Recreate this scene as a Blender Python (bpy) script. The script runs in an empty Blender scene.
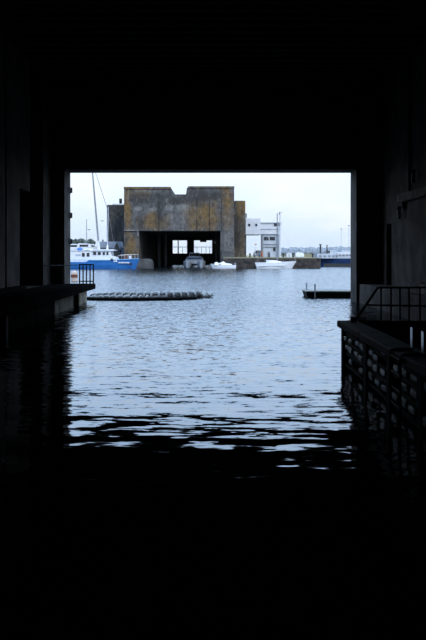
import bpy, bmesh, math, random
from mathutils import Vector
random.seed(7)
S = bpy.context.scene
COL = S.collection
F, CX, HY, CH = 700.0, 213.0, 254.0, 2.67     # focal length (px), vanishing point, eye height over the water (m)

# ------------------------------------------------------------------ camera
cam = bpy.data.cameras.new('camera')
cam.sensor_fit = 'AUTO'; cam.sensor_width = 36.0
cam.lens = F / 640.0 * 36.0
cam.shift_y = (HY - 320.0) / 640.0
cam.clip_end = 3000
cam_o = bpy.data.objects.new('camera', cam); COL.objects.link(cam_o)
cam_o.location = (0, 0, CH); cam_o.rotation_euler = (math.radians(90), 0, 0)
S.camera = cam_o

# ------------------------------------------------------------------ sky
w = bpy.data.worlds.new('sky'); S.world = w; w.use_nodes = True
nt = w.node_tree; nt.nodes.clear()
def N(t, **kw):
    n = nt.nodes.new(t)
    for k, v in kw.items(): setattr(n, k, v)
    return n
tc = N('ShaderNodeTexCoord'); sep = N('ShaderNodeSeparateXYZ')
nt.links.new(tc.outputs['Generated'], sep.inputs[0])
ramp = N('ShaderNodeValToRGB')
cr = ramp.color_ramp
stops = [(0.0, (0.37, 0.425, 0.49)), (0.06, (0.41, 0.475, 0.545)), (0.10, (0.45, 0.535, 0.64)), (0.17, (0.57, 0.78, 1.08)), (0.32, (0.54, 0.80, 1.2)), (1.0, (0.46, 0.70, 1.1))]
cr.elements[0].position = stops[0][0]; cr.elements[0].color = (*stops[0][1], 1)
cr.elements[1].position = stops[-1][0]; cr.elements[1].color = (*stops[-1][1], 1)
for p, c in stops[1:-1]:
    e = cr.elements.new(p); e.color = (*c, 1)
nt.links.new(sep.outputs['Z'], ramp.inputs[0])
mp = N('ShaderNodeMapping'); mp.inputs['Scale'].default_value = (2.2, 2.2, 6.5); mp.inputs['Location'].default_value = (0.55, 0.2, 0.3)
nt.links.new(tc.outputs['Generated'], mp.inputs[0])
cl = N('ShaderNodeTexNoise'); cl.inputs['Scale'].default_value = 2.3; cl.inputs['Detail'].default_value = 7; cl.inputs['Roughness'].default_value = 0.55
nt.links.new(mp.outputs[0], cl.inputs[0])
cm = N('ShaderNodeMapRange'); cm.inputs[1].default_value = 0.42; cm.inputs[2].default_value = 0.66
nt.links.new(cl.outputs[0], cm.inputs[0])
# the cloud veil thins out into blue sky overhead
th = N('ShaderNodeMapRange'); th.inputs[1].default_value = 0.08; th.inputs[2].default_value = 0.24; th.inputs[3].default_value = 1.0; th.inputs[4].default_value = 0.15
nt.links.new(sep.outputs['Z'], th.inputs[0])
cf = N('ShaderNodeMath', operation='MULTIPLY'); nt.links.new(cm.outputs[0], cf.inputs[0]); nt.links.new(th.outputs[0], cf.inputs[1])
mx = N('ShaderNodeMix', data_type='RGBA')
nt.links.new(cf.outputs[0], mx.inputs[0]); nt.links.new(ramp.outputs[0], mx.inputs[6])
mx.inputs[7].default_value = (0.50, 0.515, 0.535, 1)
bg = N('ShaderNodeBackground'); bg.inputs['Strength'].default_value = 2.0
nt.links.new(mx.outputs[2], bg.inputs[0])
out = N('ShaderNodeOutputWorld'); nt.links.new(bg.outputs[0], out.inputs[0])

# hazy sun, high, behind and to the right of the viewer
sun = bpy.data.lights.new('sun', 'SUN'); sun.energy = 1.7; sun.angle = math.radians(12); sun.color = (1, 0.93, 0.82)
sun_o = bpy.data.objects.new('sun', sun); COL.objects.link(sun_o)
sun_o.rotation_euler = Vector((-0.35, 0.62, -0.70)).to_track_quat('-Z', 'Y').to_euler()

S.view_settings.view_transform = 'Standard'; S.view_settings.look = 'None'
S.view_settings.exposure = 0.0; S.view_settings.gamma = 1.0; S.view_settings.use_curve_mapping = False

# ------------------------------------------------------------------ materials
def mat(name, c1, c2=None, scale=2.0, rough=0.85, metal=0.0, bump=0.0, bscale=None, stretch=(1, 1, 1), lo=0.35, hi=0.65, detail=6, spec=None):
    m = bpy.data.materials.new(name); m.use_nodes = True
    t = m.node_tree; b = t.nodes['Principled BSDF']
    b.inputs['Roughness'].default_value = rough; b.inputs['Metallic'].default_value = metal
    if spec is not None: b.inputs['Specular IOR Level'].default_value = spec
    c2 = c2 or tuple(v * 0.8 for v in c1)
    g = t.nodes.new('ShaderNodeNewGeometry'); mpn = t.nodes.new('ShaderNodeMapping'); mpn.inputs['Scale'].default_value = stretch
    t.links.new(g.outputs['Position'], mpn.inputs[0])
    n = t.nodes.new('ShaderNodeTexNoise'); n.inputs['Scale'].default_value = scale; n.inputs['Detail'].default_value = detail
    t.links.new(mpn.outputs[0], n.inputs[0])
    r = t.nodes.new('ShaderNodeMapRange'); r.inputs[1].default_value = lo; r.inputs[2].default_value = hi
    t.links.new(n.outputs[0], r.inputs[0])
    x = t.nodes.new('ShaderNodeMix'); x.data_type = 'RGBA'
    t.links.new(r.outputs[0], x.inputs[0]); x.inputs[6].default_value = (*c1, 1); x.inputs[7].default_value = (*c2, 1)
    t.links.new(x.outputs[2], b.inputs['Base Color'])
    if bump:
        n2 = t.nodes.new('ShaderNodeTexNoise'); n2.inputs['Scale'].default_value = bscale or scale * 4; n2.inputs['Detail'].default_value = 5
        t.links.new(mpn.outputs[0], n2.inputs[0])
        bn = t.nodes.new('ShaderNodeBump'); bn.inputs['Distance'].default_value = bump; bn.inputs['Strength'].default_value = 1.0
        t.links.new(n2.outputs[0], bn.inputs['Height']); t.links.new(bn.outputs[0], b.inputs['Normal'])
    return m

M = {}
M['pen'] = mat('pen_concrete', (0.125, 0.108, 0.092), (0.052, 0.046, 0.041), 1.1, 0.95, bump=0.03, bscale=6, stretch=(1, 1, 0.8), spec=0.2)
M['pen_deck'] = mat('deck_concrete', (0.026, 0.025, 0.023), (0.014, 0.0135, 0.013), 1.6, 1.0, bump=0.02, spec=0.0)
M['jamb'] = mat('jamb_concrete', (0.15, 0.132, 0.115), (0.065, 0.058, 0.052), 1.6, 0.95, bump=0.02, bscale=7, stretch=(1, 1, 0.4), spec=0.2)
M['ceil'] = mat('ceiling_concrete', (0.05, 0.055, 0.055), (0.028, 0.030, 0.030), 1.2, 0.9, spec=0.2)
M['face'] = mat('quay_wall_concrete', (0.26, 0.235, 0.19), (0.09, 0.085, 0.075), 1.8, 0.95, bump=0.03, stretch=(1, 1, 0.6), spec=0.2)
M['coping'] = mat('coping_concrete', (0.075, 0.073, 0.07), (0.04, 0.04, 0.04), 2, 0.75, spec=0.3)
M['pierface'] = mat('lit_pier_concrete', (0.52, 0.46, 0.35), (0.26, 0.23, 0.18), 1.8, 0.95, bump=0.03, spec=0.2)  # paler concrete copy: light on the pier's side put into the colour
M['block'] = mat('pale_stone', (0.80, 0.79, 0.77), (0.45, 0.45, 0.45), 2.6, 0.5, spec=0.6)
M['timber_dark'] = mat('wet_dark_timber', (0.020, 0.018, 0.016), (0.010, 0.010, 0.010), 5, 0.8, stretch=(6, 1, 1), spec=0.2)
M['iron'] = mat('black_iron', (0.016, 0.016, 0.017), (0.010, 0.010, 0.010), 8, 0.6)
M['galv'] = mat('galvanised_steel', (0.70, 0.71, 0.72), (0.55, 0.55, 0.56), 9, 0.35, 0.8)
M['railgrey'] = mat('dark_grey_rail', (0.05, 0.05, 0.052), None, 6, 0.6)
M['cream'] = mat('cream_paint', (0.62, 0.54, 0.47), (0.45, 0.34, 0.28), 8, 0.6)
M['rust'] = mat('rust', (0.20, 0.07, 0.04), (0.10, 0.04, 0.03), 8, 0.9)
M['white'] = mat('white_gloss', (0.80, 0.81, 0.83), (0.70, 0.72, 0.75), 2, 0.35)
M['offwhite'] = mat('offwhite_paint', (0.66, 0.66, 0.68), (0.56, 0.57, 0.60), 0.8, 0.7)
M['palegrey'] = mat('pale_blue_grey_paint', (0.50, 0.53, 0.58), (0.42, 0.45, 0.50), 0.8, 0.7)
M['cyanhull'] = mat('blue_hull', (0.028, 0.165, 0.47), (0.018, 0.125, 0.39), 0.6, 0.35)
M['rubband'] = mat('light_blue_band', (0.16, 0.38, 0.66), None, 2, 0.4)
M['navy'] = mat('navy_hull', (0.020, 0.065, 0.19), (0.012, 0.035, 0.11), 0.7, 0.45)
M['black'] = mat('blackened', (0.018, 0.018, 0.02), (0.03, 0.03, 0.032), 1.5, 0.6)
M['glass'] = mat('dark_glass', (0.02, 0.025, 0.035), None, 2, 0.12)
M['grey'] = mat('mid_grey_paint', (0.24, 0.255, 0.28), (0.17, 0.18, 0.20), 1.5, 0.6)
M['boatgrey'] = mat('dull_grey_hull', (0.30, 0.33, 0.38), (0.20, 0.22, 0.26), 1.2, 0.5)
M['bluetarp'] = mat('blue_tarpaulin', (0.08, 0.20, 0.50), None, 3, 0.7)
M['slate'] = mat('slate_blue_cladding', (0.15, 0.18, 0.24), (0.11, 0.13, 0.18), 0.7, 0.7)
M['slatelight'] = mat('light_slate_roof', (0.26, 0.30, 0.37), (0.21, 0.24, 0.30), 0.7, 0.6)
M['orange'] = mat('orange_paint', (0.55, 0.16, 0.06), None, 3, 0.6)
M['grass'] = mat('dry_grass', (0.26, 0.25, 0.13), (0.30, 0.26, 0.19), 0.6, 0.95)
M['far_trees'] = mat('hazy_tree_leaves', (0.20, 0.25, 0.30), (0.30, 0.35, 0.41), 0.25, 1.0, spec=0.0)  # distance haze tinted into the leaf colour
M['tree'] = mat('dull_green_leaves', (0.10, 0.13, 0.11), (0.16, 0.19, 0.17), 0.8, 1.0, spec=0.0)
M['bark'] = mat('grey_bark', (0.13, 0.11, 0.09), None, 2, 0.95)
M['float'] = mat('grey_rubber', (0.135, 0.110, 0.092), (0.075, 0.062, 0.052), 5, 0.7)
M['rope'] = mat('pale_rope', (0.88, 0.85, 0.80), (0.76, 0.73, 0.68), 12, 0.9)
M['plank'] = mat('weathered_plank', (0.50, 0.46, 0.38), (0.36, 0.33, 0.28), 3, 0.9, stretch=(5, 0.6, 1))
M['stonewall'] = mat('brown_stone_quay', (0.075, 0.064, 0.056), (0.022, 0.020, 0.022), 0.9, 0.95, bump=0.05, bscale=2.2, stretch=(1, 1, 1.6), spec=0.2)
M['apron'] = mat('apron_concrete', (0.11, 0.11, 0.107), (0.05, 0.05, 0.053), 0.6, 0.95, bump=0.03, spec=0.2)
M['bird'] = mat('gull_grey', (0.10, 0.10, 0.11), None, 8, 0.9)

# ceiling: corrugated relief
def corrugate(m, period, depth):
    t = m.node_tree; b = t.nodes['Principled BSDF']
    g = t.nodes.new('ShaderNodeNewGeometry'); wv = t.nodes.new('ShaderNodeTexWave'); wv.bands_direction = 'X'
    wv.inputs['Scale'].default_value = 0.314 / period
    t.links.new(g.outputs['Position'], wv.inputs[0])
    bn = t.nodes.new('ShaderNodeBump'); bn.inputs['Distance'].default_value = depth
    t.links.new(wv.outputs[0], bn.inputs['Height']); t.links.new(bn.outputs[0], b.inputs['Normal'])
corrugate(M['ceil'], 0.13, 0.03)

# weathered bunker concrete: grey, ochre lichen, dark runs, pale spalls
def bunker_mat(name, ochre_lo, ochre_hi, base=1.0, blobs=()):
    m = bpy.data.materials.new(name); m.use_nodes = True
    t = m.node_tree; b = t.nodes['Principled BSDF']; b.inputs['Roughness'].default_value = 0.95; b.inputs['Specular IOR Level'].default_value = 0.2
    L = t.links.new
    g = t.nodes.new('ShaderNodeNewGeometry')
    def noise(sc, stretch, detail=6, loc=(0, 0, 0), rough=0.6):
        mp_ = t.nodes.new('ShaderNodeMapping'); mp_.inputs['Scale'].default_value = stretch; mp_.inputs['Location'].default_value = loc
        L(g.outputs['Position'], mp_.inputs[0])
        n = t.nodes.new('ShaderNodeTexNoise'); n.inputs['Scale'].default_value = sc; n.inputs['Detail'].default_value = detail; n.inputs['Roughness'].default_value = rough
        L(mp_.outputs[0], n.inputs[0]); return n.outputs[0]
    def rng(s, lo, hi):
        r = t.nodes.new('ShaderNodeMapRange'); r.inputs[1].default_value = lo; r.inputs[2].default_value = hi; L(s, r.inputs[0]); return r.outputs[0]
    def mix(f, a, bcol, k=1.0):
        x = t.nodes.new('ShaderNodeMix'); x.data_type = 'RGBA'
        if k != 1.0:
            q = t.nodes.new('ShaderNodeMath'); q.operation = 'MULTIPLY'; q.inputs[1].default_value = k; L(f, q.inputs[0]); f = q.outputs[0]
        L(f, x.inputs[0])
        if isinstance(a, tuple): x.inputs[6].default_value = (*a, 1)
        else: L(a, x.inputs[6])
        if isinstance(bcol, tuple): x.inputs[7].default_value = (*bcol, 1)
        else: L(bcol, x.inputs[7])
        return x.outputs[2]
    k = base
    c = mix(rng(noise(0.5, (1, 1, 1)), 0.35, 0.65), (0.115*k, 0.110*k, 0.105*k), (0.066*k, 0.063*k, 0.063*k))
    c = mix(rng(noise(0.16, (1, 1, 0.9), 7, (3.1, 0, 7.7)), ochre_lo, ochre_hi), c, (0.145*k, 0.093*k, 0.034*k), 0.85)
    c = mix(rng(noise(1.1, (1, 1, 0.13), 5, (1, 0, 0)), 0.52, 0.68), c, (0.042*k, 0.042*k, 0.046*k), 0.75)
    c = mix(rng(noise(0.8, (1, 1, 0.4), 6, (9, 0, 4), 0.7), 0.63, 0.72), c, (0.27*k, 0.26*k, 0.25*k), 0.7)
    if blobs:                                       # stains, lichen fields and painted shade with ragged edges, fixed to the concrete
        ps = t.nodes.new('ShaderNodeSeparateXYZ'); L(g.outputs['Position'], ps.inputs[0])
        def mth(op, a, bb):
            q = t.nodes.new('ShaderNodeMath'); q.operation = op
            for i, v in enumerate((a, bb)):
                if isinstance(v, (int, float)): q.inputs[i].default_value = v
                else: L(v, q.inputs[i])
            return q.outputs[0]
        rag = noise(0.55, (1, 1, 0.5), 7, (2, 0, 6), 0.72)
        for col, kk, ells in blobs:
            best = None
            for cx_, cz_, rx_, rz_ in ells:
                e1 = mth('POWER', mth('ABSOLUTE', mth('DIVIDE', mth('SUBTRACT', ps.outputs['X'], cx_), rx_), 0), 2)
                e2 = mth('POWER', mth('ABSOLUTE', mth('DIVIDE', mth('SUBTRACT', ps.outputs['Z'], cz_), rz_), 0), 2)
                d_ = mth('SQRT', mth('ADD', e1, e2), 0)
                best = d_ if best is None else mth('MINIMUM', best, d_)
            f_ = rng(mth('ADD', best, mth('MULTIPLY', mth('SUBTRACT', rag, 0.5), 3.4)), 1.25, 0.35)
            c = mix(f_, c, col, kk)
    c = mix(rng(noise(1.6, (1, 1, 0.8), 6, (5, 0, 0), 0.75), 0.44, 0.66), c, (0.028*k, 0.027*k, 0.026*k), 0.75)
    c = mix(rng(noise(2.6, (1, 1, 0.3), 5, (1, 4, 8), 0.7), 0.56, 0.72), c, (0.24*k, 0.225*k, 0.20*k), 0.55)
    L(c, b.inputs['Base Color'])
    bn = t.nodes.new('ShaderNodeBump'); bn.inputs['Distance'].default_value = 0.12
    L(noise(1.2, (1, 1, 1)), bn.inputs['Height']); L(bn.outputs[0], b.inputs['Normal'])
    return m
LK = 134.0 / F
E = lambda x, y, rx, ry: ((x - CX) * LK, CH - (y - HY) * LK, rx * LK, ry * LK)
M['bunker'] = bunker_mat('weathered_bunker_concrete', 0.58, 0.74, 1.12, blobs=(
    ((0.178, 0.108, 0.040), 0.85, [E(127, 215, 5, 24), E(154, 221, 15, 9), E(131, 246, 7, 10), E(206, 214, 21, 15), E(227, 205, 6, 22), E(196, 225, 8, 6)]),
    ((0.045, 0.043, 0.042), 0.8, [E(140, 199, 12, 6), E(160, 196, 11, 6), E(176, 201, 8, 6), E(200, 197, 13, 8), E(160, 212, 5, 16), E(141, 223, 3, 8), E(216, 196, 9, 5)]),
    ((0.26, 0.25, 0.235), 0.7, [E(138, 209, 6, 2.2), E(152, 209, 4.5, 1.8), E(170, 208, 6, 2.5), E(182, 207, 7, 3)]),
    ((0.17, 0.16, 0.155), 0.7, [E(178, 221, 9, 12), E(228, 243, 8, 14), E(147, 191, 18, 2)])))
M['bunker_dark'] = bunker_mat('dark_bunker_concrete', 0.62, 0.80, 0.62)
M['bunker_ochre'] = bunker_mat('ochre_bunker_concrete', 0.40, 0.58, 1.25)
M['bunker_wing'] = bunker_mat('wing_bunker_concrete', 0.40, 0.58, 1.2, blobs=(((0.030, 0.029, 0.028), 0.85, [E(237, 232, 9, 22), E(236, 208, 3, 10)]), ((0.17, 0.105, 0.042), 0.8, [E(243, 207, 5, 9)])))  # dark blobs darken the foot and paint the lock's shadow along the left edge

# water
def water_mat():
    m = bpy.data.materials.new('harbour_water'); m.use_nodes = True
    t = m.node_tree; b = t.nodes['Principled BSDF']; L = t.links.new
    b.inputs['Base Color'].default_value = (0.006, 0.010, 0.011, 1); b.inputs['Roughness'].default_value = 0.03; b.inputs['IOR'].default_value = 1.5
    g = t.nodes.new('ShaderNodeNewGeometry')
    def noise(stretch, detail, rough=0.5, rot=0.0, loc=(0, 0, 0)):
        mp_ = t.nodes.new('ShaderNodeMapping'); mp_.inputs['Scale'].default_value = stretch; mp_.inputs['Rotation'].default_value = (0, 0, rot); mp_.inputs['Location'].default_value = loc
        L(g.outputs['Position'], mp_.inputs[0])
        n = t.nodes.new('ShaderNodeTexNoise'); n.inputs['Scale'].default_value = 1.0; n.inputs['Detail'].default_value = detail; n.inputs['Roughness'].default_value = rough
        L(mp_.outputs[0], n.inputs[0]); return n.outputs[0]
    def mul(a, k):
        q = t.nodes.new('ShaderNodeMath'); q.operation = 'MULTIPLY'; L(a, q.inputs[0])
        if isinstance(k, float): q.inputs[1].default_value = k
        else: L(k, q.inputs[1])
        return q.outputs[0]
    def add(a, c):
        q = t.nodes.new('ShaderNodeMath'); q.operation = 'ADD'; L(a, q.inputs[0]); L(c, q.inputs[1]); return q.outputs[0]
    sp = t.nodes.new('ShaderNodeSeparateXYZ'); L(g.outputs['Position'], sp.inputs[0])
    # wind ripples only reach the open basin outside the pen
    wind = t.nodes.new('ShaderNodeMapRange'); wind.inputs[1].default_value = 10.0; wind.inputs[2].default_value = 38.0; wind.inputs[3].default_value = 0.02; L(sp.outputs['Y'], wind.inputs[0])
    def slope(stretch, detail, rough, rot, loc, ax, ay, k=None):      # slope field of one family of waves (x, y)
        mp_ = t.nodes.new('ShaderNodeMapping'); mp_.inputs['Scale'].default_value = stretch; mp_.inputs['Rotation'].default_value = (0, 0, rot); mp_.inputs['Location'].default_value = loc
        L(g.outputs['Position'], mp_.inputs[0])
        n = t.nodes.new('ShaderNodeTexNoise'); n.inputs['Scale'].default_value = 1.0; n.inputs['Detail'].default_value = detail; n.inputs['Roughness'].default_value = rough
        L(mp_.outputs[0], n.inputs[0])
        v = t.nodes.new('ShaderNodeVectorMath'); v.operation = 'SUBTRACT'; v.inputs[1].default_value = (0.5, 0.5, 0.5); L(n.outputs['Color'], v.inputs[0])
        u = t.nodes.new('ShaderNodeVectorMath'); u.operation = 'MULTIPLY'; u.inputs[1].default_value = (ax, ay, 0); L(v.outputs[0], u.inputs[0])
        if k is None: return u.outputs[0]
        q = t.nodes.new('ShaderNodeVectorMath'); q.operation = 'SCALE'; L(u.outputs[0], q.inputs[0]); L(k, q.inputs['Scale']); return q.outputs[0]
    def vadd(a, c):
        q = t.nodes.new('ShaderNodeVectorMath'); q.operation = 'ADD'; L(a, q.inputs[0])
        if isinstance(c, tuple): q.inputs[1].default_value = c
        else: L(c, q.inputs[1])
        return q.outputs[0]
    swell = slope((0.34, 2.3, 1), 2.0, 0.5, 0.05, (0, 0, 0), 0.03, 0.10)
    fine = slope((1.5, 6.0, 1), 3.0, 0.55, -0.08, (3, 1, 0), 0.03, 0.16)
    rip = slope((3.6, 7.5, 1), 4.0, 0.7, 0.15, (7, 2, 0), 0.8, 1.2, wind.outputs[0])
    # constant lean towards the viewer, added so ripples mirror upper sky instead of boats
    lean = t.nodes.new('ShaderNodeVectorMath'); lean.operation = 'SCALE'; lean.inputs[0].default_value = (0, -0.10, 0); L(wind.outputs[0], lean.inputs['Scale'])
    nv = vadd(vadd(vadd(vadd(swell, fine), rip), lean.outputs[0]), (0, 0, 1.0))
    nn = t.nodes.new('ShaderNodeVectorMath'); nn.operation = 'NORMALIZE'; L(nv, nn.inputs[0]); L(nn.outputs[0], b.inputs['Normal'])
    return m
M['water'] = water_mat()

# ------------------------------------------------------------------ helpers
WORLD = {}                                        # world position of every object's origin
def P(x, y, d): return Vector(((x - CX) * d / F, d, CH - (y - HY) * d / F))
def PX(x, d): return (x - CX) * d / F
def PZ(y, d): return CH - (y - HY) * d / F

class MB:
    def __init__(s): s.v = []; s.f = []
    def poly(s, vs, fs):
        o = len(s.v); s.v += [tuple(p) for p in vs]; s.f += [tuple(i + o for i in f) for f in fs]; return s
    def box(s, x0, x1, y0, y1, z0, z1):
        return s.poly([(x0,y0,z0),(x1,y0,z0),(x1,y1,z0),(x0,y1,z0),(x0,y0,z1),(x1,y0,z1),(x1,y1,z1),(x0,y1,z1)],
                      [(0,3,2,1),(4,5,6,7),(0,1,5,4),(1,2,6,5),(2,3,7,6),(3,0,4,7)])
    def prism_y(s, pts, y0, y1):                  # outline in x,z (counter-clockwise seen from -y), pushed along y
        n = len(pts)
        return s.poly([(x, y0, z) for x, z in pts] + [(x, y1, z) for x, z in pts],
                      [tuple(range(n)), tuple(range(2*n-1, n-1, -1))] + [(i, i+n, (i+1) % n + n, (i+1) % n) for i in range(n)])
    def tube(s, p0, p1, r0, r1=None, n=8):
        p0 = Vector(p0); p1 = Vector(p1); r1 = r0 if r1 is None else r1
        a = (p1 - p0).normalized(); u = a.orthogonal().normalized(); q = a.cross(u)
        vs = []
        for p, r in ((p0, r0), (p1, r1)):
            vs += [p + (u * math.cos(2*math.pi*i/n) + q * math.sin(2*math.pi*i/n)) * r for i in range(n)]
        return s.poly(vs, [tuple(range(n-1, -1, -1)), tuple(range(n, 2*n))] + [(i, (i+1) % n, (i+1) % n + n, i + n) for i in range(n)])
    def path(s, pts, r, n=8):
        for a, b in zip(pts, pts[1:]): s.tube(a, b, r, None, n)
        return s
    def lathe(s, c, prof, n=16):                  # prof: (radius, z)
        vs = []; k = len(prof)
        for r, z in prof: vs += [(c[0] + r*math.cos(2*math.pi*i/n), c[1] + r*math.sin(2*math.pi*i/n), c[2] + z) for i in range(n)]
        fs = [tuple(range(n-1, -1, -1)), tuple(range((k-1)*n, k*n))]
        for j in range(k-1): fs += [(j*n+i, j*n+(i+1) % n, (j+1)*n+(i+1) % n, (j+1)*n+i) for i in range(n)]
        return s.poly(vs, fs)
    def loft(s, rings):
        n = len(rings[0]); vs = [p for r in rings for p in r]; fs = [tuple(range(n-1, -1, -1)), tuple(range((len(rings)-1)*n, len(rings)*n))]
        for j in range(len(rings)-1): fs += [(j*n+i, j*n+(i+1) % n, (j+1)*n+(i+1) % n, (j+1)*n+i) for i in range(n)]
        return s.poly(vs, fs)
    def mesh(s, name, m, o, bevel=0, smooth=False, seg=1):
        me = bpy.data.meshes.new(name)
        me.from_pydata([tuple(Vector(p) - o) for p in s.v], [], s.f)
        bm = bmesh.new(); bm.from_mesh(me)
        bmesh.ops.recalc_face_normals(bm, faces=bm.faces)
        if bevel: bmesh.ops.bevel(bm, geom=list(bm.edges), offset=bevel, segments=seg, affect='EDGES', profile=0.5, clamp_overlap=True)
        if smooth:
            for f in bm.faces: f.smooth = True
        bm.to_mesh(me); bm.free()
        me.materials.append(m)
        return me
    def build(s, name, m, parent=None, bevel=0, smooth=False, seg=1):
        xs = [p[0] for p in s.v]; ys = [p[1] for p in s.v]; zs = [p[2] for p in s.v]
        o = Vector(((min(xs)+max(xs))/2, (min(ys)+max(ys))/2, min(zs)))
        ob = bpy.data.objects.new(name, s.mesh(name, M[m] if isinstance(m, str) else m, o, bevel, smooth, seg)); COL.objects.link(ob)
        put(ob, o, parent); return ob
def put(ob, o, parent=None):
    WORLD[ob.name] = Vector(o)
    ob.parent = parent
    ob.location = Vector(o) - (WORLD[parent.name] if parent else Vector())
    return ob
def inst(name, me, o, parent=None, rot=None):
    ob = bpy.data.objects.new(name, me); COL.objects.link(ob); put(ob, o, parent)
    if rot: ob.rotation_euler = rot
    return ob
def tag(o, label, cat, group=None, kind=None):
    o['label'] = label; o['category'] = cat
    if group: o['group'] = group
    if kind: o['kind'] = kind
    return o
def thing(name, loc, label, cat, group=None, kind=None):
    e = bpy.data.objects.new(name, None); COL.objects.link(e); e.empty_display_size = 0.2
    put(e, loc); return tag(e, label, cat, group, kind)
def struct(o, label=None, cat=None):
    o['kind'] = 'structure'
    if label: o['label'] = label
    if cat: o['category'] = cat
    return o
B = lambda *a: MB().box(*a)

# ------------------------------------------------------------------ water
DECK = 1.03; CEIL = 12.07; XL, XR = -8.86, 9.25; YI, YO = 38.3, 39.9; OL, OR, OT = -8.13, 7.84, 7.29   # the pen's shell
m_ = MB()
for (xa, xb, ya, yb) in ((XL, XR, -8, YI), (OL, OR, YI, YO), (-500, 500, YO, 900)):
    m_.poly([(xa, ya, 0), (xb, ya, 0), (xb, yb, 0), (xa, yb, 0)], [(0, 1, 2, 3)])
wt = m_.build('water', 'water'); tag(wt, 'dark rippled harbour water reflecting the pale sky through the opening', 'water', kind='stuff')

# ------------------------------------------------------------------ the pen (camera's own building)
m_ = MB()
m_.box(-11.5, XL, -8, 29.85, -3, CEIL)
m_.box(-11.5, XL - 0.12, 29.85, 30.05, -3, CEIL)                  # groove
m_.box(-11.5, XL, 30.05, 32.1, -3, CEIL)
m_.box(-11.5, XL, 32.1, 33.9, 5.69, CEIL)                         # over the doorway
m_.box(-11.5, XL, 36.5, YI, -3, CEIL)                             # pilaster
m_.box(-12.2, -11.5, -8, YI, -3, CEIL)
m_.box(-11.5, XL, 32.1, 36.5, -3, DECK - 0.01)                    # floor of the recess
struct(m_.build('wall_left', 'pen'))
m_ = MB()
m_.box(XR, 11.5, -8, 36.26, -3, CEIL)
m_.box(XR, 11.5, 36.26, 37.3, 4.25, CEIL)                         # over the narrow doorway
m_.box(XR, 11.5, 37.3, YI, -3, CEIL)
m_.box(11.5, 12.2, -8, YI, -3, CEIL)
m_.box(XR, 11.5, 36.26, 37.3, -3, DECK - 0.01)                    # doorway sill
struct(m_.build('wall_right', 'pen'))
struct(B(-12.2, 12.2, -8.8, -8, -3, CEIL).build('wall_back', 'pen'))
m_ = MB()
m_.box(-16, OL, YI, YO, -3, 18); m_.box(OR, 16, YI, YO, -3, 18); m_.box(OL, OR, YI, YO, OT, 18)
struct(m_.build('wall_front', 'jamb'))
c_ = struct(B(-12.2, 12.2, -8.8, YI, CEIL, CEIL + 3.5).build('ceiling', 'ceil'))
bm_me = None
for i in range(26):
    y = 16.2 + i * 0.86
    mb = B(XL, XR, y, y + 0.16, CEIL - 0.14, CEIL - 0.002)
    o = Vector((0, y + 0.08, CEIL - 0.14))
    if bm_me is None: bm_me = mb.mesh('beam', M['ceil'], o)
    inst('beam', bm_me, o, c_)
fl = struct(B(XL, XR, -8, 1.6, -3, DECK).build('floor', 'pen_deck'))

# left quay: deck slab on a set-back wall and an end pier
QX = -6.53
q = thing('quay', (QX - 1, 20, 0), 'concrete quay along the pilastered wall with overhanging deck slab', 'quay', kind='structure')
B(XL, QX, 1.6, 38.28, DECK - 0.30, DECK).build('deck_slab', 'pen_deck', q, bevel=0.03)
B(OL + 0.01, QX, 38.28, 38.95, DECK - 0.30, DECK).build('deck_end', 'pen_deck', q, bevel=0.03)
B(XL, XL + 0.3, 1.6, 32.1, DECK, DECK + 0.2).build('plinth', 'pen_deck', q, bevel=0.02)
B(XL, -7.0, 1.6, 30.9, -3, DECK - 0.30).build('retaining_wall', 'pen_deck', q, bevel=0.02)  # darker material: shade on this stretch of wall put into the colour
B(XL, -6.98, 30.92, 35.0, -3, DECK - 0.30).build('retaining_wall', 'face', q, bevel=0.02)  # paler material: light on the stretch near the opening put into the colour
B(XL, -8.2, 35.0, 36.6, -3, DECK - 0.30).build('recess_wall', 'pen', q)
B(OL + 0.02, -7.0, 36.6, 38.9, -3, DECK - 0.30).build('end_pier', 'pierface', q, bevel=0.04)
for y in (12.0, 18.0, 23.2):
    B(-7.0, -6.82, y - 0.12, y + 0.12, -2, DECK - 0.32).build('fender_post', 'timber_dark', q, bevel=0.02)

# right: low ledge along the wall, and the near pier with timber crib and pale stone infill
l_ = struct(B(OR + 0.16, XR, 17.4, YI, -3, DECK).build('quay_ledge', 'pen', bevel=0.03), 'narrow concrete ledge along the wall with the doorway and beam', 'quay')
PXE, PYE = 3.16, 17.3
pr = thing('quay', (5, 10, 0), 'dark quay pier faced with timber walings and pale stone blocks', 'quay', kind='structure')
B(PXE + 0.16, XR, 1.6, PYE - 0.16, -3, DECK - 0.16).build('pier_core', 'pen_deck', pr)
for i in range(6):
    y1 = PYE - i * 2.6; y0 = max(1.6, y1 - 2.585)
    B(PXE - 0.10, PXE + 0.42, y0, y1, DECK - 0.16, DECK).build('coping_slab', 'coping', pr, bevel=0.025)
    B(PXE + 0.43, XR, y0, y1, DECK - 0.16, DECK - 0.01).build('deck_slab', 'pen_deck', pr)
for z in (0.76, 0.55, 0.30, 0.0):
    B(PXE + 0.02, PXE + 0.18, 1.6, PYE - 0.10, z - 0.045, z + 0.045).build('waling', 'timber_dark', pr, bevel=0.015)
for y in (17.0, 14.45, 12.55, 10.65, 8.75, 6.8):
    B(PXE - 0.03, PXE + 0.2, y - 0.13, y + 0.13, -2.5, DECK - 0.17).build('fender_post', 'timber_dark', pr, bevel=0.03)
o = Vector((PXE + 0.1, 0, 0)); blk = []
for k in range(3):
    blk.append(B(PXE - 0.02, PXE + 0.17, -0.2, 0.2, 0, 0.115 + 0.012 * k).mesh('stone_block', M['block'], o, 0.028, seg=2))
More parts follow.
